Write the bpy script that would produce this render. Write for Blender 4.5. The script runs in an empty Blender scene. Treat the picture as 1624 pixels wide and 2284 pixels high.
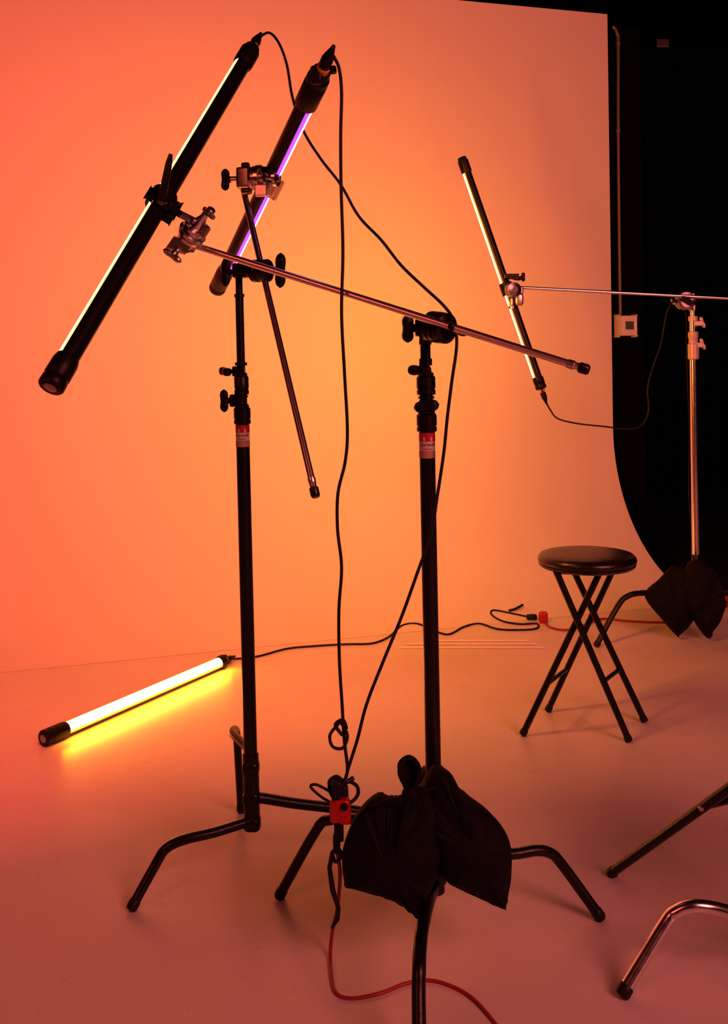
import bpy, bmesh, math, random
from mathutils import Vector, Matrix, noise
random.seed(4)
V=Vector
sc=bpy.context.scene
try:
    sc.view_settings.view_transform='Standard'
    sc.view_settings.look='None'
except Exception as e: print(e)

# ------------------------------------------------------------ camera
H=1.28; F=2000.0; PITCH=math.radians(1.5); ROLL=-0.021; PX,PY=812.0,892.0
R=(Matrix.Rotation(math.pi/2-PITCH,3,'X') @ Matrix.Rotation(ROLL,3,'Z'))
cd=bpy.data.cameras.new('camera'); cam=bpy.data.objects.new('camera',cd)
sc.collection.objects.link(cam); sc.camera=cam
cam.matrix_world=Matrix.Translation((0,0,H)) @ R.to_4x4()
cd.sensor_width=36; cd.lens=F/2284*36; cd.shift_y=-(1142-PY)/2284
cd.clip_start=.05
CAM=V((0,0,H))
# survey helpers: metric world position from a measured bearing and a depth (metres in front of the camera)
def ray(px,py): return R @ V(((px-PX)/F,-(py-PY)/F,-1))
def at(px,py,d):
    r=ray(px,py); return CAM+r*(d/r.y)
def A(l): return [at(*p) for p in l]

# cyclorama geometry
TH=math.radians(15); T=V((math.cos(TH),math.sin(TH),0)); N=V((math.sin(TH),-math.cos(TH),0))
WE=V((1.606,5.79,0)); RC=.92; WH=3.56
def surfz(p):
    s=(p-WE).dot(N); t=(p-WE).dot(T)
    if t>0 or s>=RC: return 0.
    if s<=0: return 9
    return RC-math.sqrt(RC*RC-(RC-s)**2)
def surf(px,py,lift=0.0):
    r=ray(px,py); k=1.0
    while k<12:
        p=CAM+r*k
        if p.z<=surfz(p)+lift: return p
        k+=.004
    return p

# ------------------------------------------------------------ materials
def nm(name):
    m=bpy.data.materials.new(name); m.use_nodes=True
    nt=m.node_tree; b=nt.nodes['Principled BSDF']; return m,nt,b
def pbr(name,col,rough=.5,metal=0,bump=0,bscale=50,var=0,coat=0,spec=None):
    m,nt,b=nm(name)
    b.inputs['Base Color'].default_value=(*col,1); b.inputs['Roughness'].default_value=rough
    b.inputs['Metallic'].default_value=metal; b.inputs['Coat Weight'].default_value=coat
    if spec is not None: b.inputs['Specular IOR Level'].default_value=spec
    tc=nt.nodes.new('ShaderNodeTexCoord'); n=nt.nodes.new('ShaderNodeTexNoise'); n.inputs['Scale'].default_value=bscale
    n.inputs['Detail'].default_value=6
    nt.links.new(tc.outputs['Object'],n.inputs['Vector'])
    if bump:
        bp=nt.nodes.new('ShaderNodeBump'); bp.inputs['Strength'].default_value=bump; bp.inputs['Distance'].default_value=.01
        nt.links.new(n.outputs['Fac'],bp.inputs['Height']); nt.links.new(bp.outputs['Normal'],b.inputs['Normal'])
    if var:
        mr=nt.nodes.new('ShaderNodeMapRange'); mr.inputs['From Min'].default_value=.3; mr.inputs['From Max'].default_value=.7
        mr.inputs['To Min'].default_value=max(0,rough-var); mr.inputs['To Max'].default_value=min(1,rough+var)
        nt.links.new(n.outputs['Fac'],mr.inputs['Value']); nt.links.new(mr.outputs['Result'],b.inputs['Roughness'])
    return m
def emit(name,col,s):
    m,nt,b=nm(name); b.inputs['Base Color'].default_value=(.3,.3,.3,1)
    b.inputs['Emission Color'].default_value=(*col,1); b.inputs['Emission Strength'].default_value=s; return m
M_blk=pbr('black_powder_coat',(.005,.004,.004),.3,0,.05,300,.08,spec=.28)
M_blk2=pbr('black_plastic',(.005,.004,.004),.4,0,.05,200,.05,spec=.16)
M_body=pbr('tube_housing_black',(.005,.004,.004),.3,0,spec=.2)
M_rub=pbr('cable_rubber',(.006,.005,.005),.5,spec=.25)
M_chr=pbr('chrome',(.78,.76,.74),.2,1,0,80,.03)
M_nick=pbr('cast_nickel',(.6,.58,.55),.3,1,.02,200,.04)
M_dchr=pbr('dark_steel',(.35,.33,.32),.28,1,0,90,0)
M_rod=pbr('steel_rod',(.85,.83,.81),.30,1,0,90,0)
M_fab=pbr('sandbag_nylon',(.004,.0035,.004),.75,0,.4,60,.1,spec=.12)
M_vin=pbr('black_vinyl',(.007,.005,.005),.3,0,.05,120,.05)
M_red=pbr('red_plastic',(.36,.004,.006),.4)
M_rcord=pbr('red_cord',(.3,.012,.014),.45)
M_lred=pbr('label_red',(.42,.012,.016),.4)
M_lwh=pbr('label_white',(.6,.58,.57),.45)
M_ink=pbr('label_ink',(.01,.01,.01),.5)
M_tape=pbr('masking_tape',(.38,.27,.17),.7)
M_dark=pbr('dark_wall_paint',(.002,.0018,.002),.9,0,.2,10,spec=.03)
M_dfl=pbr('dark_studio_floor',(.004,.003,.003),.8,0,.2,10,spec=.1)
M_wplas=pbr('white_plastic',(.75,.72,.7),.4)
M_scr=pbr('lcd_screen',(.08,.13,.1),.2)
M_brass=pbr('yellow_connector',(.7,.35,.02),.4)
E_warm=(emit('led_warm',(1,.70,.38),5),emit('led_warm_rim',(1,.42,.12),2.4))
E_pur=(emit('led_violet',(.78,.42,1),2.6),emit('led_violet_rim',(.34,.04,1),2.1))
E_pk=(emit('led_peach',(1,.58,.34),4.5),emit('led_peach_rim',(1,.26,.06),2.2))
E_amb=(emit('led_amber',(1,.42,.13),10),emit('led_amber_rim',(1,.26,.004),3.2))

def paint(name,rough,dirt,bumps,base=.8):
    m,nt,b=nm(name); L=nt.links
    tc=nt.nodes.new('ShaderNodeTexCoord')
    n=nt.nodes.new('ShaderNodeTexNoise'); n.inputs['Scale'].default_value=1.1; n.inputs['Detail'].default_value=8; n.inputs['Roughness'].default_value=.6
    n2=nt.nodes.new('ShaderNodeTexNoise'); n2.inputs['Scale'].default_value=22; n2.inputs['Detail'].default_value=8
    L.new(tc.outputs['Object'],n.inputs['Vector']); L.new(tc.outputs['Object'],n2.inputs['Vector'])
    cr=nt.nodes.new('ShaderNodeValToRGB'); cr.color_ramp.elements[0].position=.3; cr.color_ramp.elements[1].position=.62
    cr.color_ramp.elements[0].color=tuple(base*k*(1-dirt) for k in (1,.98,.97))+(1,); cr.color_ramp.elements[1].color=(base,base*.985,base*.975,1)
    L.new(n.outputs['Fac'],cr.inputs['Fac'])
    cr2=nt.nodes.new('ShaderNodeValToRGB'); cr2.color_ramp.elements[0].position=.22; cr2.color_ramp.elements[1].position=.36
    cr2.color_ramp.elements[0].color=(1-dirt*1.5,)*3+(1,); cr2.color_ramp.elements[1].color=(1,1,1,1)
    L.new(n2.outputs['Fac'],cr2.inputs['Fac'])
    mx=nt.nodes.new('ShaderNodeMix'); mx.data_type='RGBA'; mx.blend_type='MULTIPLY'; mx.inputs[0].default_value=1
    L.new(cr.outputs['Color'],mx.inputs[6]); L.new(cr2.outputs['Color'],mx.inputs[7]); L.new(mx.outputs[2],b.inputs['Base Color'])
    mr=nt.nodes.new('ShaderNodeMapRange'); mr.inputs['To Min'].default_value=rough-.08; mr.inputs['To Max'].default_value=rough+.1
    L.new(n.outputs['Fac'],mr.inputs['Value']); L.new(mr.outputs['Result'],b.inputs['Roughness'])
    bp=nt.nodes.new('ShaderNodeBump'); bp.inputs['Strength'].default_value=bumps; bp.inputs['Distance'].default_value=.004
    L.new(n2.outputs['Fac'],bp.inputs['Height']); L.new(bp.outputs['Normal'],b.inputs['Normal'])
    return m
M_wall=paint('white_cyclorama_paint',.75,.03,.03,.72)
M_floor=paint('white_floor_paint',.31,.12,.07,.66)

# ------------------------------------------------------------ mesh builder
def catmull(pts,n=8,closed=False):
    P=[V(p) for p in pts]; out=[]; m=len(P)
    rng=range(m if closed else m-1)
    for i in rng:
        if closed: a,b,c,d=P[(i-1)%m],P[i],P[(i+1)%m],P[(i+2)%m]
        else: a,b,c,d=P[max(i-1,0)],P[i],P[i+1],P[min(i+2,m-1)]
        for k in range(n):
            t=k/n
            out.append(.5*((2*b)+(c-a)*t+(2*a-5*b+4*c-d)*t*t+(3*b-a-3*c+d)*t**3))
    if not closed: out.append(P[-1])
    return out
def perp(a):
    a=a.normalized(); u=V((0,0,1)) if abs(a.z)<.9 else V((1,0,0))
    x=a.cross(u).normalized(); return x,a.cross(x).normalized()
class B:
    def __init__(s,name): s.name=name; s.bm=bmesh.new(); s.mats=[]
    def mi(s,m):
        if m not in s.mats: s.mats.append(m)
        return s.mats.index(m)
    def rings(s,rs,mat,cap=True,closed_ring=True,loop=False):
        i=s.mi(mat); vr=[[s.bm.verts.new(p) for p in r] for r in rs]; n=len(rs[0])
        cnt=len(vr) if loop else len(vr)-1
        for a in range(cnt):
            r0,r1=vr[a],vr[(a+1)%len(vr)]
            for k in range(n if closed_ring else n-1):
                f=s.bm.faces.new((r0[k],r0[(k+1)%n],r1[(k+1)%n],r1[k])); f.material_index=i; f.smooth=True
        if cap and closed_ring and not loop:
            for r in (vr[0],vr[-1]):
                f=s.bm.faces.new(r); f.material_index=i
    def sweep(s,pts,r,mat,seg=12,sm=0,loop=False):
        if sm: pts=catmull(pts,sm,loop)
        pts=[V(p) for p in pts]; n=len(pts); rs=[]
        def tan(i):
            if loop: return (pts[(i+1)%n]-pts[i-1]).normalized()
            return (pts[min(i+1,n-1)]-pts[max(i-1,0)]).normalized()
        x,_=perp(tan(0))
        for i,p in enumerate(pts):
            t=tan(i); x=(x-t*x.dot(t)).normalized(); y=t.cross(x)
            rr=r[min(i,len(r)-1)] if isinstance(r,(list,tuple)) else r
            rs.append([p+(x*math.cos(2*math.pi*k/seg)+y*math.sin(2*math.pi*k/seg))*rr for k in range(seg)])
        s.rings(rs,mat,loop=loop)
    def prof(s,p0,axis,pr,mat,seg=28,flat=None):
        a=axis.normalized(); x,y=perp(a)
        fx,fy=(1,1) if flat is None else flat
        s.rings([[p0+a*d+(x*fx*math.cos(2*math.pi*k/seg)+y*fy*math.sin(2*math.pi*k/seg))*max(r,1e-4) for k in range(seg)] for d,r in pr],mat)
    def cyl(s,p0,p1,r,mat,seg=20,bev=.0015):
        L=(p1-p0).length; b=min(bev,L/3,r/3)
        s.prof(p0,p1-p0,[(0,r-b),(b,r),(L-b,r),(L,r-b)],mat,seg)
    def sup(s,c,X,Y,Z,mat,e=.35,n=10,m=20):
        sg=lambda v:math.copysign(abs(v)**e,v)
        rs=[]
        for i in range(1,n):
            la=-math.pi/2+math.pi*i/n; cl,sl=sg(math.cos(la)),sg(math.sin(la))
            rs.append([c+X*(cl*sg(math.cos(2*math.pi*k/m)))+Y*(cl*sg(math.sin(2*math.pi*k/m)))+Z*sl for k in range(m)])
        s.rings(rs,mat)
    def box(s,c,X,Y,Z,mat,bev=.12):
        i=s.mi(mat); t=bmesh.ops.create_cube(s.bm,size=2); vs=t['verts']
        for v in vs: v.co=c+X*v.co.x+Y*v.co.y+Z*v.co.z
        es=list({e for v in vs for e in v.link_edges}); 
        for f in {f for v in vs for f in v.link_faces}: f.material_index=i
        if bev:
            w=min(X.length,Y.length,Z.length)*bev
            bmesh.ops.bevel(s.bm,geom=es,offset=w,segments=2,affect='EDGES',profile=.5,clamp_overlap=True,material=i)
    def tknob(s,base,axis,wing,stem,L,mat,w=.0085,th=.008):
        a=axis.normalized(); g=wing.normalized(); g=(g-a*g.dot(a)).normalized(); q=a.cross(g)
        s.cyl(base,base+a*stem,.0055,M_chr,12)
        s.prof(base+a*stem*.4,a,[(0,.007),(stem*.3,.009),(stem*.7,.009)],mat,16)
        c=base+a*(stem+w*.6); rs=[]
        # one cast wing, waisted in the middle, rounded at both ends
        for k in range(17):
            t=-1+2*k/16; prof_=(1-abs(t)**5)**.5 if abs(t)<1 else 0
            wd=max(prof_,.08)*(.86+.16*math.sin(abs(t)*math.pi*.9)**2)
            rs.append([c+g*L*t+(a*w*math.copysign(abs(math.cos(u))**.7,math.cos(u))+q*th*math.copysign(abs(math.sin(u))**.7,math.sin(u)))*wd*1.05 for u in [2*math.pi*j/20 for j in range(20)]])
        s.rings(rs,mat)
    def pillow(s,outline,nrm,Tk,mat,rings=14,wr=.004,seed=0):
        o=catmull(outline,7,True); c=sum(o,V())/len(o); nrm=nrm.normalized(); rs=[]
        N_=rings*2
        for k in range(1,N_):
            a=-math.pi/2+math.pi*k/N_; rr=math.cos(a)**.75; z=math.sin(a)
            ring=[]
            for j,p in enumerate(o):
                q=c+(p-c)*rr; w=noise.noise(q*16+V((seed,0,0)))*wr*2+noise.noise(V((j*.55,0,seed)))*wr*1.3*rr
                ring.append(q+nrm*(z*Tk)+ (nrm*(1 if z>0 else -1)*w*1.5 if rr<.97 else V()))
            rs.append(ring)
        s.rings(rs,mat)
    def text(s,txt,size,c,axis_r,zc,mat,ang=0,off=.0004):
        cu=bpy.data.curves.new('t','FONT'); cu.body=txt; cu.size=size; cu.align_x='CENTER'; cu.align_y='CENTER'; cu.resolution_u=3
        ob=bpy.data.objects.new('t',cu); sc.collection.objects.link(ob)
        me=bpy.data.meshes.new_from_object(ob.evaluated_get(bpy.context.evaluated_depsgraph_get()))
        i=s.mi(mat); vs=[]
        for v in me.vertices:
            a=v.co.x/axis_r+ang; r=axis_r+off
            vs.append(s.bm.verts.new(V((c.x+math.sin(a)*r,c.y-math.cos(a)*r,zc+v.co.y))))
        for p in me.polygons:
            try: f=s.bm.faces.new([vs[k] for k in p.vertices]); f.material_index=i
            except Exception: pass
        bpy.data.objects.remove(ob); bpy.data.curves.remove(cu); bpy.data.meshes.remove(me)
    def done(s,name=None,ang=38,subs=0):
        bm=s.bm; bmesh.ops.recalc_face_normals(bm,faces=bm.faces[:])
        for e in bm.edges:
            if len(e.link_faces)==2 and e.calc_face_angle(0)>math.radians(ang): e.smooth=False
        me=bpy.data.meshes.new(s.name); bm.to_mesh(me); bm.free()
        for m in s.mats: me.materials.append(m)
        ob=bpy.data.objects.new(s.name,me); sc.collection.objects.link(ob)
        return ob
X_,Y_,Z_=V((1,0,0)),V((0,1,0)),V((0,0,1))

# ------------------------------------------------------------ room
b=B('floor'); b.box(V((0,.37,-.05)),V((6,0,0)),V((0,4.63,0)),V((0,0,.05)),M_floor,0)
b.box(V((0,7.2,-.05)),V((6,0,0)),V((0,2.2,0)),V((0,0,.05)),M_dfl,0); b.done()
def slab(name,c,x,y,z,mat):
    b=B(name); b.box(V(c),V((x,0,0)),V((0,y,0)),V((0,0,z)),mat,0); return b.done()
slab('wall_left',(-6.05,2.5,2.3),.05,6.8,2.3,M_dark); slab('wall_right',(6.05,2.5,2.3),.05,6.8,2.3,M_dark)
slab('wall_front',(0,-4.35,2.3),6,.05,2.3,M_dark); slab('ceiling',(0,2.5,4.65),6.1,6.8,.05,M_dark)
# far wall: ribbed dark panels
b=B('wall_back'); b.box(V((0,9.35,2.3)),V((6,0,0)),V((0,.05,0)),V((0,0,2.3)),M_dark,0)
x=1.5
while x<5.8:
    b.box(V((x,9.27,2.3)),V((.035,0,0)),V((0,.03,0)),V((0,0,2.28)),M_dark,.2); x+=.16
b.done()
# cyclorama (cove + wall, with thickness)
b=B('cyclorama_wall')
prf=[(RC+.02,.0008),(RC,.001)]
for k in range(1,33):
    a=math.pi/2*k/32; prf.append((RC-RC*math.sin(a)+0, RC-RC*math.cos(a)+.001))
prf+=[(0,1.6),(0,2.4),(0,WH),(-.05,WH),(-.05,1.2),(-.05,.0),(.2,0.0)]
LEN=7.6
rs=[]
for t in [0,-.002]+[-LEN*k/20 for k in range(1,21)]:
    rs.append([WE+T*t+N*s_+Z_*z_ for s_,z_ in prf])
b.rings(rs,M_wall,cap=True); b.done(ang=30)
# support board at the end of the cyc
b=B('trim_1'); c=WE+T*.13-N*.06; b.box(c+Z_*1.75,T*.13,N*.02,Z_*1.75,M_dark,.1); b.done()
def wallpt(px,py,off):  # point on plane parallel to cyc wall, offset off along N
    r=ray(px,py); k=((WE+N*off-CAM).dot(N))/r.dot(N); return CAM+r*k
b=B('electrical_conduit')
M_cond=pbr('conduit_grey',(.16,.13,.13),.45,.6)
b.sweep([wallpt(1366,60,-.02),wallpt(1372,64,-.015),wallpt(1377,78,-.01),wallpt(1379,100,-.01),wallpt(1379,290,-.01),wallpt(1381,500,-.01),wallpt(1384,712,-.01)],.011,M_cond,14,4)
for y in (98,292): 
    p=wallpt(1379,y,-.01); b.cyl(p-Z_*.012,p+Z_*.012,.016,M_cond)
b.done()
b=B('wall_thermostat'); c=wallpt(1396,727,.0)
b.box(c-N*.005,T*.062,N*.028,Z_*.064,M_wplas,.35); b.box(c+N*.022,T*.05,N*.004,Z_*.05,M_wplas,.4)
b.box(c+N*.026+T*.012+Z_*.002,T*.03,N*.0015,Z_*.026,M_scr,.1)
b.done()
b=B('wall_junction_box'); c=at(1475,100,8.2); b.box(c,X_*.06,Y_*.05,Z_*.04,M_dchr,.2)
b.cyl(c,V((c.x,9.3,c.z)),.02,M_dchr); b.done()

# ------------------------------------------------------------ tube lights
def tube_light(name,p0,p1,side,phi,em,r=.0215,half=60,cap0=.075,cap1=.085,conn=1,lit0=.0,lit1=1.,core=.62):
    """p0 lower end, p1 upper end. side=+1 strip on camera right, -1 on left; phi degrees turned away"""
    b=B(name); a=(p1-p0).normalized(); L=(p1-p0).length; v=((p0+p1)/2-CAM).normalized(); v=(v-a*v.dot(a)).normalized()
    if isinstance(side,Vector): f=(side-a*side.dot(a)).normalized()
    else:
        s=v.cross(a)*side; s=s.normalized()
        if (s.x*side)<0: s=-s
        f=s*math.cos(math.radians(phi))+v*math.sin(math.radians(phi))
    g=a.cross(f)
    def arc(a0,a1,rr,n,d): return [p0+a*d+(f*math.cos(t)+g*math.sin(t))*rr for t in [math.radians(a0+(a1-a0)*k/n) for k in range(n+1)]]
    d0,d1=cap0*.6,L-cap1*.6
    # housing: closed C-shaped section
    rs=[arc(half,360-half,r,26,d)+arc(360-half,half,r*.8,26,d) for d in (d0,d1)]
    b.rings(rs,M_body)
    hc=half*core
    for lo,hi,m in ((-half+1,-hc,em[1]),(-hc,hc,em[0]),(hc,half-1,em[1])):
        rs=[arc(lo,hi,r*.985,10,d)+arc(hi,lo,r*.82,10,d) for d in (cap0*.9+lit0,L-cap1*.9-(1-lit1)*L)]
        b.rings(rs,m)
    R1=r*1.2
    b.prof(p0,a,[(0,R1*.55),(.001,R1*.6),(.001,R1*.92),(.004,R1),(.02,R1),(.022,R1*.94),(.026,R1*.94),(.028,R1),(cap0*.85,R1),(cap0,R1*.9),(cap0+.003,r*.8)],M_blk2)
    b.prof(p0+a*(-.0015),a,[(0,R1*.3),(.0015,R1*.5)],M_dchr)
    q=p1-a*cap1
    b.prof(q,a,[(0,r*.8),(.003,R1*.9),(.012,R1),(cap1*.8,R1),(cap1*.83,R1*.85),(cap1,R1*.8)],M_blk2)
    ce=p1 if conn>0 else p0; cd_=a*conn
    b.prof(ce,cd_,[(0,.015),(.012,.015),(.013,.010),(.02,.010)],M_brass)
    b.prof(ce+cd_*.016,cd_,[(0,.013),(.02,.0135),(.035,.010),(.05,.006),(.06,.004)],M_blk2)
    b.prof(ce+g*.015-cd_*.01,cd_,[(0,.004),(.03,.005)],M_blk2,12)
    return b,a,f,g
# lamp on the long boom
p0,p1=at(112,865,1.70),at(562,108,2.42)
b,a1,f1,g1=tube_light('led_tube_light',p0,p1,-1,17,E_warm,core=.72)
LT=(p0,p1)
mid=at(352,450,2.04)
s=(mid-p0).dot(a1); mid=p0+a1*s
# super clamp
v=(mid-CAM).normalized(); rt=a1.cross(v).normalized(); rt=rt if rt.x>0 else -rt
b.prof(mid-a1*.024,a1,[(0,.027),(.002,.03),(.046,.03),(.048,.027)],M_blk2)
b.box(mid+rt*.026-v*.006,rt*.018,a1*.026,v*.017,M_blk,.3)
b.box(mid-rt*.026,rt*.01,a1*.02,v*.018,M_blk,.3)
b.cyl(mid-v*.03,mid-v*.055,.010,M_dchr)
h0=mid-v*.05; h1=at(381,343,1.97)
b.sweep([h0,h0+(h1-h0)*.3,h0+(h1-h0)*.8,h1],[.010,.0085,.0075,.004],M_blk,14)
k0=at(372,462,2.0); k1=at(402,478,2.02)
b.cyl(mid-v*.02,k0,.011,M_blk); b.tknob(k0,(at(395,452,1.98)-k0),X_+Z_*.3,.018,.016,M_blk2,.006,.006)
b.box(at(372,488,2.02),rt*.012,a1*.012,v*.014,M_blk,.3)
b.sweep([mid+rt*.02,k1,at(432,492,2.08)],.0085,M_dchr,16)
b.done()
# lamp on the near stand's short arm
p0,p1=at(484,645,2.78),at(718,158,1.95)
b,a2,f2,g2=tube_light('led_tube_light',p0,p1,1,-5,E_pur,cap0=.12,cap1=.11,half=62,core=.52)
MT=(p0,p1)
s=(at(690,200,2.0)-p0).dot(a2); q=p0+a2*s
b.prof(q-a2*.05,a2,[(0,.024),(.004,.0265),(.075,.0265),(.08,.024)],M_blk2)
b.tknob(p1+X_*.01,X_+Z_*.1,Y_,.012,.012,M_blk2,.006,.007)
b.sup(p1-X_*.012-Z_*.01,X_*.014,Y_*.014,Z_*.02,M_blk2,.5)
mid2=p0+a2*((at(592,415,2.3)-p0).dot(a2))
v=(mid2-CAM).normalized(); rt=a2.cross(v).normalized(); rt=rt if rt.x>0 else -rt
b.box(mid2-v*.004-a2*.006,rt*.030,a2*.034,v*.028,M_nick,.25)
b.box(mid2-v*.033-a2*.012,rt*.02,a2*.02,v*.005,M_dchr,.3)
b.done()
# lamp on the far boom
p0,p1=at(1208,868,4.2),at(1030,352,4.3)
b,a3,f3,g3=tube_light('led_tube_light',p0,p1,-1,-4,E_pk,conn=-1,cap0=.06,cap1=.08,half=62,core=.66)
RT=(p0,p1)
mid3=p0+a3*((at(1130,645,4.25)-p0).dot(a3))
b.prof(mid3-a3*.03,a3,[(0,.026),(.003,.03),(.057,.03),(.06,.026)],M_blk2)
c=at(1140,617,4.22); b.box(c,X_*.035,Y_*.02,Z_*.012,M_blk,.3); b.tknob(at(1160,618,4.22),X_,Z_,.01,.022,M_blk)
b.done()
# lamp lying on floor
p0=surf(96,1648,.030); p1=surf(500,1474,.030)
ah=(p1-p0).normalized(); N4=V((ah.y,-ah.x,0)).normalized()
b,a4,f4,g4=tube_light('led_tube_light',p0,p1,N4*.75+Z_*.75,0,E_amb,r=.0248,half=78,cap0=.1,cap1=.04,core=.66)
FT=(p0,p1)
b.tknob(p1+Z_*.01,Z_,X_,.008,.014,M_blk2,.006)
b.done()

# ------------------------------------------------------------ C-stands
def leg(b,pts,mat,r=.0125,foot=True):
    P=[V(p) for p in pts]
    b.sweep(P,r,mat,16,5)
    if foot:
        d=(P[-1]-P[-2]).normalized(); b.prof(P[-1]-d*.02,d,[(0,r*1.02),(.003,r*1.12),(.018,r*1.12),(.024,r*.9)],M_rub,16)
def zof(px,py,d): return at(px,py,d).z
def vprof(b,xy,zs,mat,seg=28):
    z0=zs[0][0]; b.prof(V((xy[0],xy[1],z0)),Z_,[(z-z0,r) for z,r in zs],mat,seg)
def collar(b,xy,z0,z1,r,mat):
    h=z1-z0
    vprof(b,xy,[(z0,r*.92),(z0+.002,r),(z0+h*.25,r),(z0+h*.27,r*.93),(z0+h*.33,r*.93),(z0+h*.35,r),(z1-.004,r),(z1,r*.85)],mat)
    vprof(b,xy,[(z1-.001,r*.8),(z1+.004,r*.86),(z1+.008,r*.7)],mat)
def label(b,xy,z1,z0,cr):
    c=V((xy[0],xy[1],0)); h=z1-z0
    def band(a,bb,m,rr): vprof(b,xy,[(z0+h*a,rr),(z0+h*bb,rr)],m)
    band(.28,1,M_lwh,cr+.0004)
    band(.66,1,M_lred,cr+.0008)
    # plain stand-in mark: two blocks on the red band
    zc=z0+h*.8
    for a in (-.55,.35):
        i=b.mi(M_lwh); r=cr+.0013
        vs=[[b.bm.verts.new(V((c.x+math.sin(a+k*.06)*r,c.y-math.cos(a+k*.06)*r,z))) for k in range(5)] for z in (zc-h*.13,zc+h*.04)]
        for k in range(4):
            f=b.bm.faces.new((vs[0][k],vs[0][k+1],vs[1][k+1],vs[1][k])); f.material_index=i
    b.text('norwell',.0115,c,cr,z0+h*.54,M_ink,0,.0012)
    b.text('studio',.0085,c,cr,z0+h*.37,M_lred,0,.0012)
    band(0,.27,M_tape,cr+.0007)

# --- left stand
b=B('c_stand'); d=2.27; B0=at(563,1847,d); xy=(B0.x,B0.y)
z=lambda y:zof(548,y,d)
vprof(b,xy,[(B0.z,.017),(B0.z+.003,.0205),(z(1700),.0205),(z(1682),.0205),(z(1680),.018)],M_blk)
vprof(b,xy,[(z(1700),.0172),(z(940),.0172)],M_blk)
label(b,xy,z(948),z(996),.0172)
collar(b,xy,z(946),z(908),.0215,M_blk)
c=V((xy[0],xy[1],z(893))); b.box(c-X_*.012,X_*.018,Y_*.014,Z_*.016,M_blk,.3); b.tknob(c-X_*.025,-X_,Z_,.014,.029,M_blk2,.010)
vprof(b,xy,[(z(910),.0135),(z(875),.0135)],M_blk); vprof(b,xy,[(z(886),.016),(z(882),.016)],M_blk)
collar(b,xy,z(880),z(838),.0185,M_blk)
c=V((xy[0],xy[1],z(828))); b.box(c-X_*.006,X_*.016,Y_*.012,Z_*.013,M_blk,.3); b.tknob(c-X_*.02,-X_-Y_*.6,-X_*.7+Y_*.6+Z_*.1,.016,.026,M_blk2,.010,.010)
vprof(b,xy,[(z(815),.0155),(z(808),.0155)],M_blk)
vprof(b,xy,[(z(840),.0105),(z(664),.0105),(z(662),.013),(z(656),.013),(z(655),.009),(z(590),.009)],M_blk)
# legs
top=lambda y:V((xy[0],xy[1],z(y)))
leg(b,[top(1835),at(545,1836,2.26),at(480,1856,2.225),at(410,1873,2.20),at(370,1893,2.19),at(346,1930,2.18),surf(293,2026,.008)],M_blk)
leg(b,[top(1780),at(585,1780,2.275),at(660,1792,2.30),at(790,1808,2.335),at(835,1822,2.345),at(865,1858,2.36),surf(900,1915,.008)],M_blk,.0135)
zz=z(1703); fp=surf(538,1808,.008)
leg(b,[top(1715),V((xy[0]-.015,2.35,zz)),V((fp.x+.005,2.47,zz-.003)),V((fp.x,2.53,zz-.015)),V((fp.x,2.57,zz-.06)),fp],M_blk,.0115)
for yy in (1835,1780,1712): b.sup(top(yy),X_*.0225,Y_*.0225,Z_*.02,M_blk,.6)
# head
hc=at(583,604,2.22)
b.box(at(537,604,2.26),X_*.02,Y_*.015,Z_*.018,M_blk,.3)
b.cyl(at(520,606,2.26),at(620,603,2.21),.010,M_blk)
b.tknob(at(522,608,2.26),-X_+Z_*.05,Z_,.014,.036,M_blk2,.011)
ax=(at(620,603,2.20)-at(540,606,2.26)).normalized()
b.prof(hc-ax*.024,ax,[(0,.022),(.002,.028),(.016,.028),(.018,.025),(.022,.025),(.024,.028),(.044,.028),(.048,.02)],M_blk)
b.tknob(at(603,604,2.215),ax,Z_,.024,.043,M_blk2,.012,.010)
b.done()
# short arm with chrome grip head
b=B('grip_arm')
e0,e1=at(541,415,2.33),at(702,1098,1.98)
ad=(e1-e0).normalized(); b.cyl(e0,e1,.0078,M_dchr)
b.prof(e1-ad*.035,ad,[(0,.0078),(.001,.009),(.012,.0088),(.014,.0078)],M_nick); b.prof(e1-ad*.012,ad,[(0,.0085),(.002,.0105),(.02,.0105),(.024,.008)],M_blk)
gx=(at(620,394,2.25)-at(530,398,2.28)).normalized()
b.box(at(543,398,2.28),gx*.018,Y_*.018,Z_*.026,M_dchr,.3)
b.cyl(at(515,400,2.29),at(625,395,2.25),.007,M_chr)
b.prof(at(560,398,2.27),gx,[(0,.018),(.002,.028),(.010,.03),(.012,.024),(.016,.024),(.018,.032),(.028,.032),(.030,.022),(.034,.022),(.036,.028),(.042,.027),(.046,.015)],M_chr,32)
b.prof(at(609,397,2.25),gx,[(0,.016),(.003,.022),(.012,.022),(.016,.014)],M_chr)
b.sup(at(548,372,2.28),gx*.012,Y_*.012,Z_*.01,M_blk,.5)
b.tknob(at(522,400,2.29),-gx,Z_,.018,.028,M_blk2,.010)
b.box(at(582,425,2.24),gx*.016,Y_*.008,Z_*.014,M_nick,.3)
b.sup(at(550,425,2.29),gx*.015,Y_*.012,Z_*.01,M_dchr,.5)
b.done()

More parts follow.
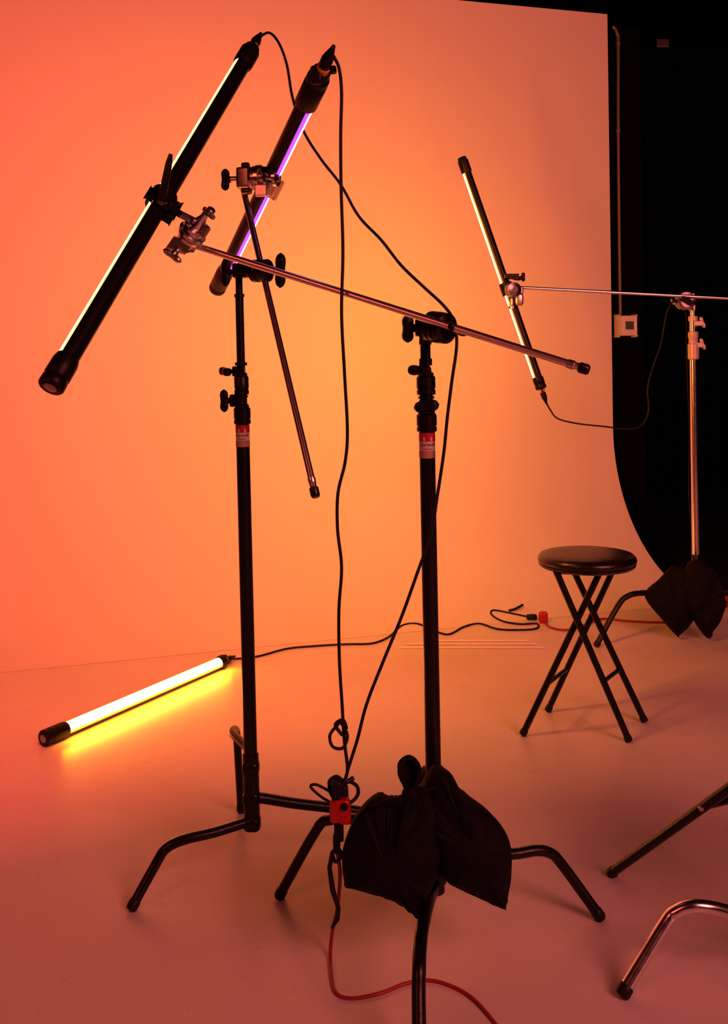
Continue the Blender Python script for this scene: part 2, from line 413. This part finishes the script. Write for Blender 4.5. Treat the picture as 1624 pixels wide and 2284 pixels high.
# --- front stand
b=B('c_stand'); d=1.99; B0=at(972,1990,d); xy=(B0.x,B0.y)
z=lambda y:zof(950,y,d)
vprof(b,xy,[(B0.z,.017),(B0.z+.003,.0205),(z(1735),.0205),(z(1733),.018)],M_blk)
vprof(b,xy,[(z(1760),.0175),(z(960),.0175)],M_blk)
label(b,xy,z(965),z(1021),.0175)
collar(b,xy,z(963),z(922),.0225,M_blk)
c=V((xy[0],xy[1],z(905))); b.box(c,X_*.017,Y_*.015,Z_*.014,M_blk,.3); b.tknob(c-Y_*.012,-Y_-X_*.1,X_+Z_*.12,.014,.028,M_blk2,.010,.012)
vprof(b,xy,[(z(924),.015),(z(878),.015)],M_blk); vprof(b,xy,[(z(889),.018),(z(884),.018)],M_blk)
collar(b,xy,z(881),z(838),.021,M_blk)
c=V((xy[0],xy[1],z(826))); b.box(c-X_*.004,X_*.014,Y_*.013,Z_*.011,M_blk,.3); b.tknob(c-Y_*.008-X_*.006,-Y_-X_*.6,X_-Z_*.05,.012,.029,M_blk2,.010,.011)
vprof(b,xy,[(z(815),.0145),(z(800),.0145),(z(799),.0115),(z(770),.0115),(z(768),.014),(z(745),.013),(z(742),.012),(z(715),.012),(z(712),.009)],M_blk)
top=lambda y:V((xy[0],xy[1],z(y)))
leg(b,[top(1950),at(965,1985,1.95),at(955,2015,1.87),at(942,2072,1.77),at(937,2115,1.72),at(935,2160,1.68),at(934,2230,1.65),V((at(934,2300,1.56).x,1.55,.008))],M_blk,.0135)
leg(b,[top(1890),at(1040,1903,2.02),at(1140,1905,2.055),at(1195,1897,2.07),at(1228,1903,2.08),at(1255,1930,2.085),surf(1340,2047,.008)],M_blk)
leg(b,[top(1830),at(880,1835,2.04),at(780,1826,2.10),at(735,1829,2.125),at(706,1850,2.14),surf(623,1998,.008)],M_blk)
for yy in (1950,1890,1830): b.sup(top(yy),X_*.026,Y_*.026,Z_*.022,M_blk,.6)
hc=at(983,731,1.93); ax=(at(1035,740,1.90)-at(940,728,1.99)).normalized()
b.cyl(at(925,732,1.99),hc,.010,M_blk)
b.box(at(940,730,1.985),X_*.014,Y_*.014,Z_*.02,M_blk,.3)
b.tknob(at(930,733,1.985),-X_-Y_*.25,Z_+X_*.35,.014,.031,M_blk2,.012,.012)
b.prof(hc-ax*.030,ax,[(0,.026),(.003,.034),(.012,.034),(.013,.031),(.016,.031),(.017,.034),(.028,.034),(.029,.031),(.032,.031),(.033,.034),(.048,.033),(.052,.024)],M_blk,40)
b.tknob(hc+ax*.022,ax,X_-Z_*.3-Y_*.3,.02,.03,M_blk2,.010)
b.done()
# long boom
b=B('grip_arm')
e0,e1=at(412,541,2.13),at(1308,824,1.78)
ad=(e1-e0).normalized(); b.cyl(e0,e1,.0079,M_rod)
b.prof(e1-ad*.04,ad,[(0,.0079),(.001,.0095),(.014,.0095),(.016,.0079)],M_nick); b.prof(e1-ad*.016,ad,[(0,.009),(.002,.011),(.018,.011),(.022,.008)],M_blk)
g0=at(410,545,2.11); gz=(at(468,470,2.06)-at(418,540,2.11)).normalized(); sx=gz.cross(Y_).normalized()
b.box(g0,ad*.024,gz*.017,ad.cross(gz).normalized()*.016,M_nick,.25)
b.prof(at(418,535,2.10),gz,[(0,.016),(.002,.026),(.010,.028),(.012,.022),(.015,.022),(.017,.033),(.026,.034),(.028,.025),(.032,.025),(.034,.030),(.042,.030),(.045,.018),(.060,.014),(.075,.0085),(.085,.0085)],M_chr,36)
kk=at(466,476,2.06); b.sup(kk,gz.cross(Y_).normalized()*.018,gz*.008,Y_*.010,M_dchr,.6); b.cyl(kk,kk+gz*.014,.010,M_dchr)
b.sup(at(455,517,2.07),sx*.01,gz*.02,Y_*.01,M_dchr,.5)
b.tknob(at(398,556,2.10),(at(383,572,2.09)-at(398,556,2.10)),X_*.7-Z_*.45,.018,.026,M_dchr,.007,.007)
b.done()

# --- sandbag
b=B('sandbag')
Lo=[(768,1880),(795,1815),(838,1774),(870,1782),(905,1776),(950,1755),(985,1800),(990,1900),(968,1970),(937,2026),(933,2028),(865,1993),(777,1966),(770,1961),(764,1920)]
Ro=[(940,1760),(960,1722),(978,1712),(1008,1728),(1030,1765),(1092,1812),(1133,1868),(1137,1950),(1123,2012),(1117,2015),(1050,1990),(985,1952),(950,1880),(930,1810)]
b.pillow([at(x,y,1.885) for x,y in Lo],V((.15,1,0)),.075,M_fab,seed=1,wr=.006)
b.pillow([at(x,y,1.905) for x,y in Ro],V((-.15,1,0)),.075,M_fab,seed=7,wr=.006)
b.pillow([at(x,y,2.03) for x,y in [(900,1775),(945,1715),(985,1712),(1025,1760),(1040,1850),(980,1900),(900,1860)]],Y_,.05,M_fab,seed=3)
b.pillow([at(x,y,1.90) for x,y in [(895,1692),(920,1688),(935,1712),(932,1750),(918,1772),(900,1750),(887,1722)]],Y_+X_*.3,.018,M_fab,seed=5,wr=.002)
for k in range(2):
    b.sweep(A([(915,1775,1.86-k*.01),(900,1740,1.855),(893,1705,1.86),(915,1690,1.87),(934,1715,1.875),(925,1760,1.865),(905,1790,1.85)]),.006-.001*k,M_fab,8,5)
for pts in ([(915,1772,1.85),(870,1785,1.835),(830,1800,1.85)],[(915,1772,1.85),(900,1830,1.815),(885,1900,1.81)],[(925,1770,1.86),(960,1760,1.87),(1000,1745,1.88)]):
    b.sweep(A(pts),[.007,.006,.004],M_fab,8,5)
b.sup(at(915,1772,1.845),X_*.018,Y_*.014,Z_*.014,M_fab,.8)
b.done(ang=60)

# --- far stand (chrome)
b=B('c_stand'); d=4.35; B0=at(1553,1330,d); xy=(B0.x,B0.y); z=lambda y:zof(1545,y,d)
M_far=M_chr
vprof(b,xy,[(z(1345),.02),(z(1238),.02),(z(1236),.0175)],M_blk)
vprof(b,xy,[(z(1240),.0178),(z(800),.0178)],M_far)
M_wcol=pbr('pale_cast_collar',(.62,.56,.56),.4,.3)
vprof(b,xy,[(z(802),.02),(z(800),.026),(z(768),.026),(z(766),.021),(z(755),.021),(z(752),.024),(z(742),.024),(z(740),.02)],M_wcol)
vprof(b,xy,[(z(742),.0165),(z(712),.0165)],M_far); vprof(b,xy,[(z(716),.022),(z(706),.022)],M_wcol)
vprof(b,xy,[(z(708),.0135),(z(690),.0135)],M_far); vprof(b,xy,[(z(692),.02),(z(672),.02),(z(655),.013)],M_dchr)
for yy in (770,722):
    c=V((xy[0],xy[1]-.01,z(yy))); b.box(c+X_*.02,X_*.022,Y_*.012,Z_*.012,M_wcol,.3); b.tknob(c+X_*.03-Z_*.0,X_+Z_*.4,Z_+X_*.3,.008,.03,M_wcol,.008)
top=lambda y:V((xy[0],xy[1],z(y)))
leg(b,[top(1325),at(1500,1322,4.30),at(1430,1323,4.24),at(1400,1330,4.22),at(1378,1352,4.2),surf(1330,1440,.008)],M_blk,.0135)
leg(b,[top(1330),top(1330)+V((.2,.12,0)),top(1330)+V((.28,.17,-.03)),V((xy[0]+.4,xy[1]+.25,.008))],M_blk)
leg(b,[top(1330),top(1330)+V((-.02,.24,0)),top(1330)+V((-.03,.32,-.03)),V((xy[0]-.03,xy[1]+.46,.008))],M_blk)
hc=at(1528,672,4.30)
b.prof(hc-Y_*.03,Y_,[(0,.03),(.003,.042),(.02,.042),(.022,.036),(.028,.036),(.03,.042),(.055,.042),(.06,.02)],M_dchr,32)
b.tknob(hc-Y_*.03,-Y_,X_*.9-Z_*.5,.02,.04,M_blk2); b.tknob(hc-X_*.03,-X_,Z_*.6+Y_,.02,.03,M_dchr)
b.done()
b=B('grip_arm')
e0,e1=at(1150,641,4.24),at(1745,672,4.27); b.cyl(e0,e1,.008,M_chr)
ax=X_
b.box(at(1153,648,4.22),X_*.028,Y_*.02,Z_*.018,M_nick,.3)
b.prof(at(1140,648,4.22)-Y_*.01,-Y_+X_*.3,[(0,.028),(.003,.036),(.015,.036),(.018,.028),(.022,.034),(.035,.034),(.04,.015)],M_dchr,28)
b.prof(at(1142,690,4.22),Z_,[(0,.008),(.003,.018),(.015,.018),(.02,.01),(.05,.01)],M_nick)
b.tknob(at(1155,628,4.2),Z_,X_,.01,.026,M_blk); b.sup(at(1158,668,4.2),X_*.02,Y_*.012,Z_*.03,M_nick,.6)
b.done()
b=B('sandbag')
b.pillow([at(x,y,4.24) for x,y in [(1438,1328),(1470,1292),(1505,1262),(1545,1285),(1555,1335),(1545,1385),(1515,1417),(1509,1418),(1475,1380)]],V((.2,1,0)),.06,M_fab,seed=11,wr=.008)
b.pillow([at(x,y,4.20) for x,y in [(1528,1275),(1552,1248),(1585,1262),(1608,1312),(1610,1372),(1580,1418),(1575,1419),(1550,1385),(1516,1325)]],V((-.2,1,0)),.06,M_fab,seed=14,wr=.008)
b.done(ang=60)

# --- chrome stand leaving the frame on the right
b=B('c_stand'); cx,cy=.97,1.80; xy=(cx,cy)
vprof(b,xy,[(.13,.017),(.133,.0205),(.36,.0205),(.362,.0175)],M_chr); vprof(b,xy,[(.36,.0175),(1.12,.0175)],M_chr)
collar(b,xy,1.12,1.165,.0225,M_chr); vprof(b,xy,[(1.16,.0145),(1.2,.0145)],M_chr); collar(b,xy,1.2,1.245,.021,M_chr)
b.tknob(V((cx+.02,cy,1.14)),X_,Z_,.014,.028,M_blk2); b.tknob(V((cx+.02,cy,1.22)),X_,Y_,.014,.028,M_blk2)
vprof(b,xy,[(1.24,.012),(1.3,.012),(1.302,.008),(1.34,.008)],M_chr)
leg(b,[V((cx,cy,.155)),at(1700,2050,1.82),at(1600,2027,1.845),at(1545,2021,1.85),at(1508,2034,1.855),at(1482,2062,1.852),surf(1388,2218,.008)],M_chr,.0135)
for an,zz in ((50,.2),(-68,.25)):
    u=V((math.cos(math.radians(an)),math.sin(math.radians(an)),0)); c=V((cx,cy,0))
    leg(b,[c+Z_*zz,c+u*.15+Z_*zz,c+u*.26+Z_*zz,c+u*.3+Z_*(zz-.02),c+u*.33+Z_*(zz-.06),c+u*.44+Z_*.008],M_chr,.0135)
b.done()

# ------------------------------------------------------------ stool
b=B('folding_stool'); S=at(1309,1262,3.22)
r=.175
b.prof(S,Z_,[(-.0,.02),(.0,r*.93),(.004,r*.97),(.012,r*.985),(.014,r*.97),(.016,r*.985),(.024,r),(.034,r*.985),(.042,r*.94),(.047,r*.8),(.049,r*.5),(.05,.01)],M_vin,64)
legs=[((1238,1268,3.13),(1403,1652)),((1342,1268,3.16),(1166,1638)),((1278,1270,3.30),(1438,1608)),((1368,1270,3.33),(1222,1585))]
ps=[]
for a_,f_ in legs:
    p=at(*a_); q=surf(*f_,.006); ps.append((p,q)); b.cyl(p,q,.0115,M_blk,18)
    dd=(q-p).normalized(); b.prof(q-dd*.018,dd,[(0,.0118),(.002,.0135),(.018,.0135),(.02,.011)],M_rub,16)
def lp(i,t): return ps[i][0]+(ps[i][1]-ps[i][0])*t
b.cyl(lp(1,.70),lp(3,.70),.008,M_blk); b.cyl(lp(0,.66),lp(2,.66),.008,M_blk)
b.cyl(lp(1,.70)+V((-.02,0,-.03)),lp(1,.70),.005,M_blk)
b.cyl(lp(0,.02),lp(2,.02),.009,M_blk); b.cyl(lp(1,.02),lp(3,.02),.009,M_blk)
for i,j in ((0,1),(2,3)):
    best=min(((lp(i,u/60)-lp(j,w/60)).length,u/60,w/60) for u in range(10,45) for w in range(10,45))
    p=(lp(i,best[1])+lp(j,best[2]))/2; b.cyl(p-Y_*.017,p+Y_*.017,.006,M_nick,14)
b.done()
# second stool, mostly out of frame
b=B('folding_stool'); f1=surf(1362,1949,.006); m1=at(1570,1799,2.0); dr=(m1-f1); t1=f1+dr*1.62
off=V((.42,.17,0))
dh=V((dr.x,dr.y,0)); top_=t1
f2=f1+dh*(1.62*2+.3); t2=t1+dh*.3
for o in (V(),off):
    for p,q in ((t1,f1),(t2,f2)):
        q2=V((q.x,q.y,.006)); b.cyl(p+o,q2+o,.0115,M_blk,18); dd=(q2-p).normalized(); b.prof(q2+o-dd*.018,dd,[(0,.0118),(.002,.0135),(.018,.0135),(.02,.011)],M_rub,16)
b.cyl(m1,m1+off,.008,M_blk); m2=t2+(f2-t2)*.45; b.cyl(m2,m2+off,.008,M_blk)
b.cyl(m1-V((.012,.012,0)),m1+V((.012,.012,0)),.006,M_nick,12)
b.cyl(t1,t1+off,.009,M_blk); b.cyl(t2,t2+off,.009,M_blk)
sc_=(t1+t2)/2+off/2
b.prof(sc_,Z_,[(-.0,.02),(.0,r*.93),(.004,r*.97),(.024,r),(.034,r*.985),(.042,r*.94),(.047,r*.8),(.05,.01)],M_vin,64)
b.done()

# ------------------------------------------------------------ cables
def tip(T_,e,sgn): a=(T_[1]-T_[0]).normalized(); return (T_[1]+a*.07) if e else (T_[0]-a*.07)
b=B('power_cable')
b.sweep([tip(LT,1,1)-(LT[1]-LT[0]).normalized()*.02]+A([(600,73,2.44),(622,96,2.40),(640,145,2.36),(652,215,2.33),(676,290,2.3),(716,355,2.26),(760,412,2.2),(800,482,2.15),(850,535,2.12),(895,592,2.08),(945,640,2.04),(988,680,2.01),(1010,712,1.99),(1019,765,1.97),(1008,850,1.96),(998,930,1.96),(990,1010,1.955),(975,1110,1.95),(962,1190,1.94),(932,1275,1.93),(896,1375,1.92),(855,1475,1.91),(818,1570,1.90),(797,1650,1.90),(775,1720,1.90),(762,1770,1.90)]),.0036,M_rub,10,6)
b.sweep(A([(735,1752,1.89),(765,1740,1.88),(795,1752,1.89),(797,1775,1.90),(775,1792,1.89),(745,1780,1.88)]),.004,M_rub,10,6,True)
b.sweep(A([(760,1775,1.9),(735,1748,1.9),(750,1733,1.89),(770,1745,1.88),(788,1735,1.89)]),.005,M_rub,10,6)
b.done()
b=B('power_cable')
b.sweep([MT[1]+a2*.055]+A([(745,127,1.93),(757,155,1.93),(762,210,1.94),(760,300,1.95),(761,420,1.96),(765,560,1.96),(762,700,1.95),(769,840,1.95),(775,960,1.95),(770,1030,1.95),(754,1100,1.95),(753,1180,1.95),(762,1265,1.94),(756,1360,1.94),(757,1470,1.93),(763,1570,1.92),(768,1650,1.91),(775,1710,1.9),(772,1735,1.9)]),.0036,M_rub,10,6)
b.sweep(A([(760,1612,1.91),(775,1640,1.90),(765,1668,1.90),(742,1665,1.91),(736,1640,1.92),(752,1618,1.91)]),.0036,M_rub,8,6,True)
b.sweep(A([(764,1640,1.905),(748,1617,1.905),(765,1606,1.9),(773,1625,1.905)]),.004,M_rub,8,6)
b.sweep(A([(752,1775,1.9),(730,1762,1.9),(705,1750,1.9),(693,1755,1.9),(715,1776,1.89),(738,1790,1.895)]),.003,M_rub,10,6)
b.done()
# power splitter + red extension cord
b=B('extension_cord')
b.sup(at(752,1762,1.88),X_*.011,Y_*.011,Z_*.022,M_rub,.5); b.sup(at(766,1772,1.895),X_*.011,Y_*.011,Z_*.022,M_rub,.5)
b.sup(at(762,1800,1.88),X_*.019,Y_*.015,Z_*.020,M_red,.45); b.sup(at(748,1808,1.88),X_*.012,Y_*.014,Z_*.024,M_red,.4); b.sup(at(770,1822,1.88),X_*.013,Y_*.013,Z_*.013,M_red,.4)
b.cyl(at(768,1800,1.865),at(768,1800,1.86),.008,M_blk2)
b.box(at(756,1852,1.885),X_*.010,Y_*.010,Z_*.022,M_blk2,.35); b.sup(at(751,1880,1.885),X_*.008,Y_*.008,Z_*.022,M_blk2,.5)
b.sweep(A([(751,1895,1.885),(758,1940,1.885),(757,1985,1.89),(752,2030,1.91)])+[at(742,2075,1.95),surf(737,2125,.01),surf(739,2175,.0045),surf(750,2215,.0045),surf(785,2227,.0045),surf(850,2215,.0045),surf(905,2194,.0045),surf(960,2187,.0045),surf(1015,2203,.0045),surf(1060,2232,.0045),surf(1110,2290,.0045),surf(1180,2380,.0045)],.0040,M_rcord,12,8)
# velcro cable tie
b.sweep(A([(742,1900,1.88),(735,1935,1.875),(742,1985,1.875),(755,2025,1.88),(752,2050,1.885),(740,2070,1.89)]),[.005,.005,.006,.005,.006,.003],M_rub,8,1)
b.sweep(A([(742,1900,1.88),(757,1895,1.87),(760,1912,1.88),(748,1922,1.885)]),.004,M_rub,8,5,True)
b.done()
b=B('power_cable')
L=[(516,1470),(545,1468),(580,1463),(640,1447),(700,1441),(770,1437),(830,1435),(868,1420),(895,1396),(930,1391),(965,1405),(1000,1415),(1035,1398),(1070,1391),(1110,1403),(1160,1405),(1196,1402),(1198,1391),(1160,1392),(1120,1385),(1096,1370),(1102,1361),(1140,1368),(1175,1375),(1195,1376)]
b.sweep([FT[1]+a4*.05]+[surf(x,y,.005) for x,y in L],.0052,M_rub,10,6)
b.sup(surf(1186,1376,.016),X_*.028,Y_*.014,Z_*.014,M_rub,.5)
b.sweep([surf(1135,1362,.01),surf(1150,1358,.015),surf(1166,1349,.02)],.007,M_rub,8,3)
b.done()
b=B('extension_cord')
b.sup(surf(1212,1378,.026),X_*.022,Y_*.02,Z_*.032,M_red,.4)
b.sweep([surf(x,y,.006) for x,y in [(1214,1386),(1228,1399),(1262,1405),(1300,1395),(1345,1380),(1400,1385),(1470,1388),(1540,1384),(1600,1362),(1640,1345),(1700,1335)]],.0055,M_rcord,10,6)
for k in range(4):
    b.sweep([surf(x,y,.006+.01*k) for x,y in [(1580,1372-k*9),(1610,1350-k*6),(1640,1344-k*4),(1700,1340-k*4),(1760,1352-k*5)]],.0055,M_rcord,10,5)
b.done()
b=B('power_cable')
b.sweep([RT[0]-a3*.06]+A([(1228,915,4.2),(1245,934,4.2),(1290,945,4.2),(1345,951,4.2),(1400,957,4.22),(1432,948,4.24),(1447,915,4.26),(1445,865,4.27),(1458,815,4.28),(1474,770,4.28),(1482,725,4.28),(1490,690,4.28),(1505,668,4.28)]),.0038,M_rub,10,6)
b.sweep(A([(1505,668,4.28),(1530,700,4.4),(1532,790,4.4),(1536,900,4.4),(1538,1000,4.41),(1537,1100,4.42),(1543,1180,4.42),(1548,1250,4.42)]),.0035,M_rub,8,6)
b.done()
# three thin pale stripes laid just above the floor
b=B('floor_pale_stripes')
mt=pbr('pale_stripe_white',(.85,.85,.87),.5); i=b.mi(mt)
for x0,x1,y in ((960,1180,1429),(905,1195,1436),(890,1215,1444)):
    n=12; vs=[]
    for k in range(n+1):
        x=x0+(x1-x0)*k/n; vs.append((b.bm.verts.new(surf(x,y-2,.0025)),b.bm.verts.new(surf(x,y+2,.0025))))
    for k in range(n):
        f=b.bm.faces.new((vs[k][0],vs[k+1][0],vs[k+1][1],vs[k][1])); f.material_index=i
b.done()

# ------------------------------------------------------------ lights
def area(name,loc,tgt,sx,sy,col,P,spread=180,roll=None):
    l=bpy.data.lights.new(name,'AREA'); l.shape='RECTANGLE'; l.size=sx; l.size_y=sy; l.energy=P; l.color=col; l.spread=math.radians(spread)
    o=bpy.data.objects.new(name,l); sc.collection.objects.link(o); o.location=loc
    o.rotation_euler=(V(tgt)-V(loc)).to_track_quat('-Z','Y').to_euler(); return o
area('tube_glow_amber',(-.15,2.92,1.72),(.0,5.3,1.35),.06,1.0,(1,.25,.02),38)
area('tube_glow_red',(-.75,2.35,1.8),(-2.2,4.8,1.9),.06,1.1,(1,.065,.04),66)
area('tube_glow_peach',(.50,4.15,1.5),(-.1,5.3,1.4),.05,1.0,(1,.37,.02),12)
area('studio_softbox',(3.2,-1.6,3.4),(1.0,3.1,.6),2.4,2.4,(1,.19,.17),215)
area('added_red_fill',(-3.2,-1.5,3.2),(-.4,2.8,.3),1.6,1.6,(1,.11,.06),38)  # unseen red fill, added front-left to brighten the near floor
ft=FT[0]+(FT[1]-FT[0])*.53
dn=(N4*.75-Z_*.65).normalized()
fo=area('floor_tube_glow',tuple(ft+N4*.034+Z_*.012),(0,0,0),.92,.02,(1,.27,.003),2.6)
zv=-dn; xv=(a4-zv*a4.dot(zv)).normalized(); yv=zv.cross(xv)
fo.rotation_euler=Matrix((xv,yv,zv)).transposed().to_euler()
w=bpy.data.worlds.new('world'); sc.world=w; w.use_nodes=True
w.node_tree.nodes['Background'].inputs[0].default_value=(.05,.02,.02,1); w.node_tree.nodes['Background'].inputs[1].default_value=.2
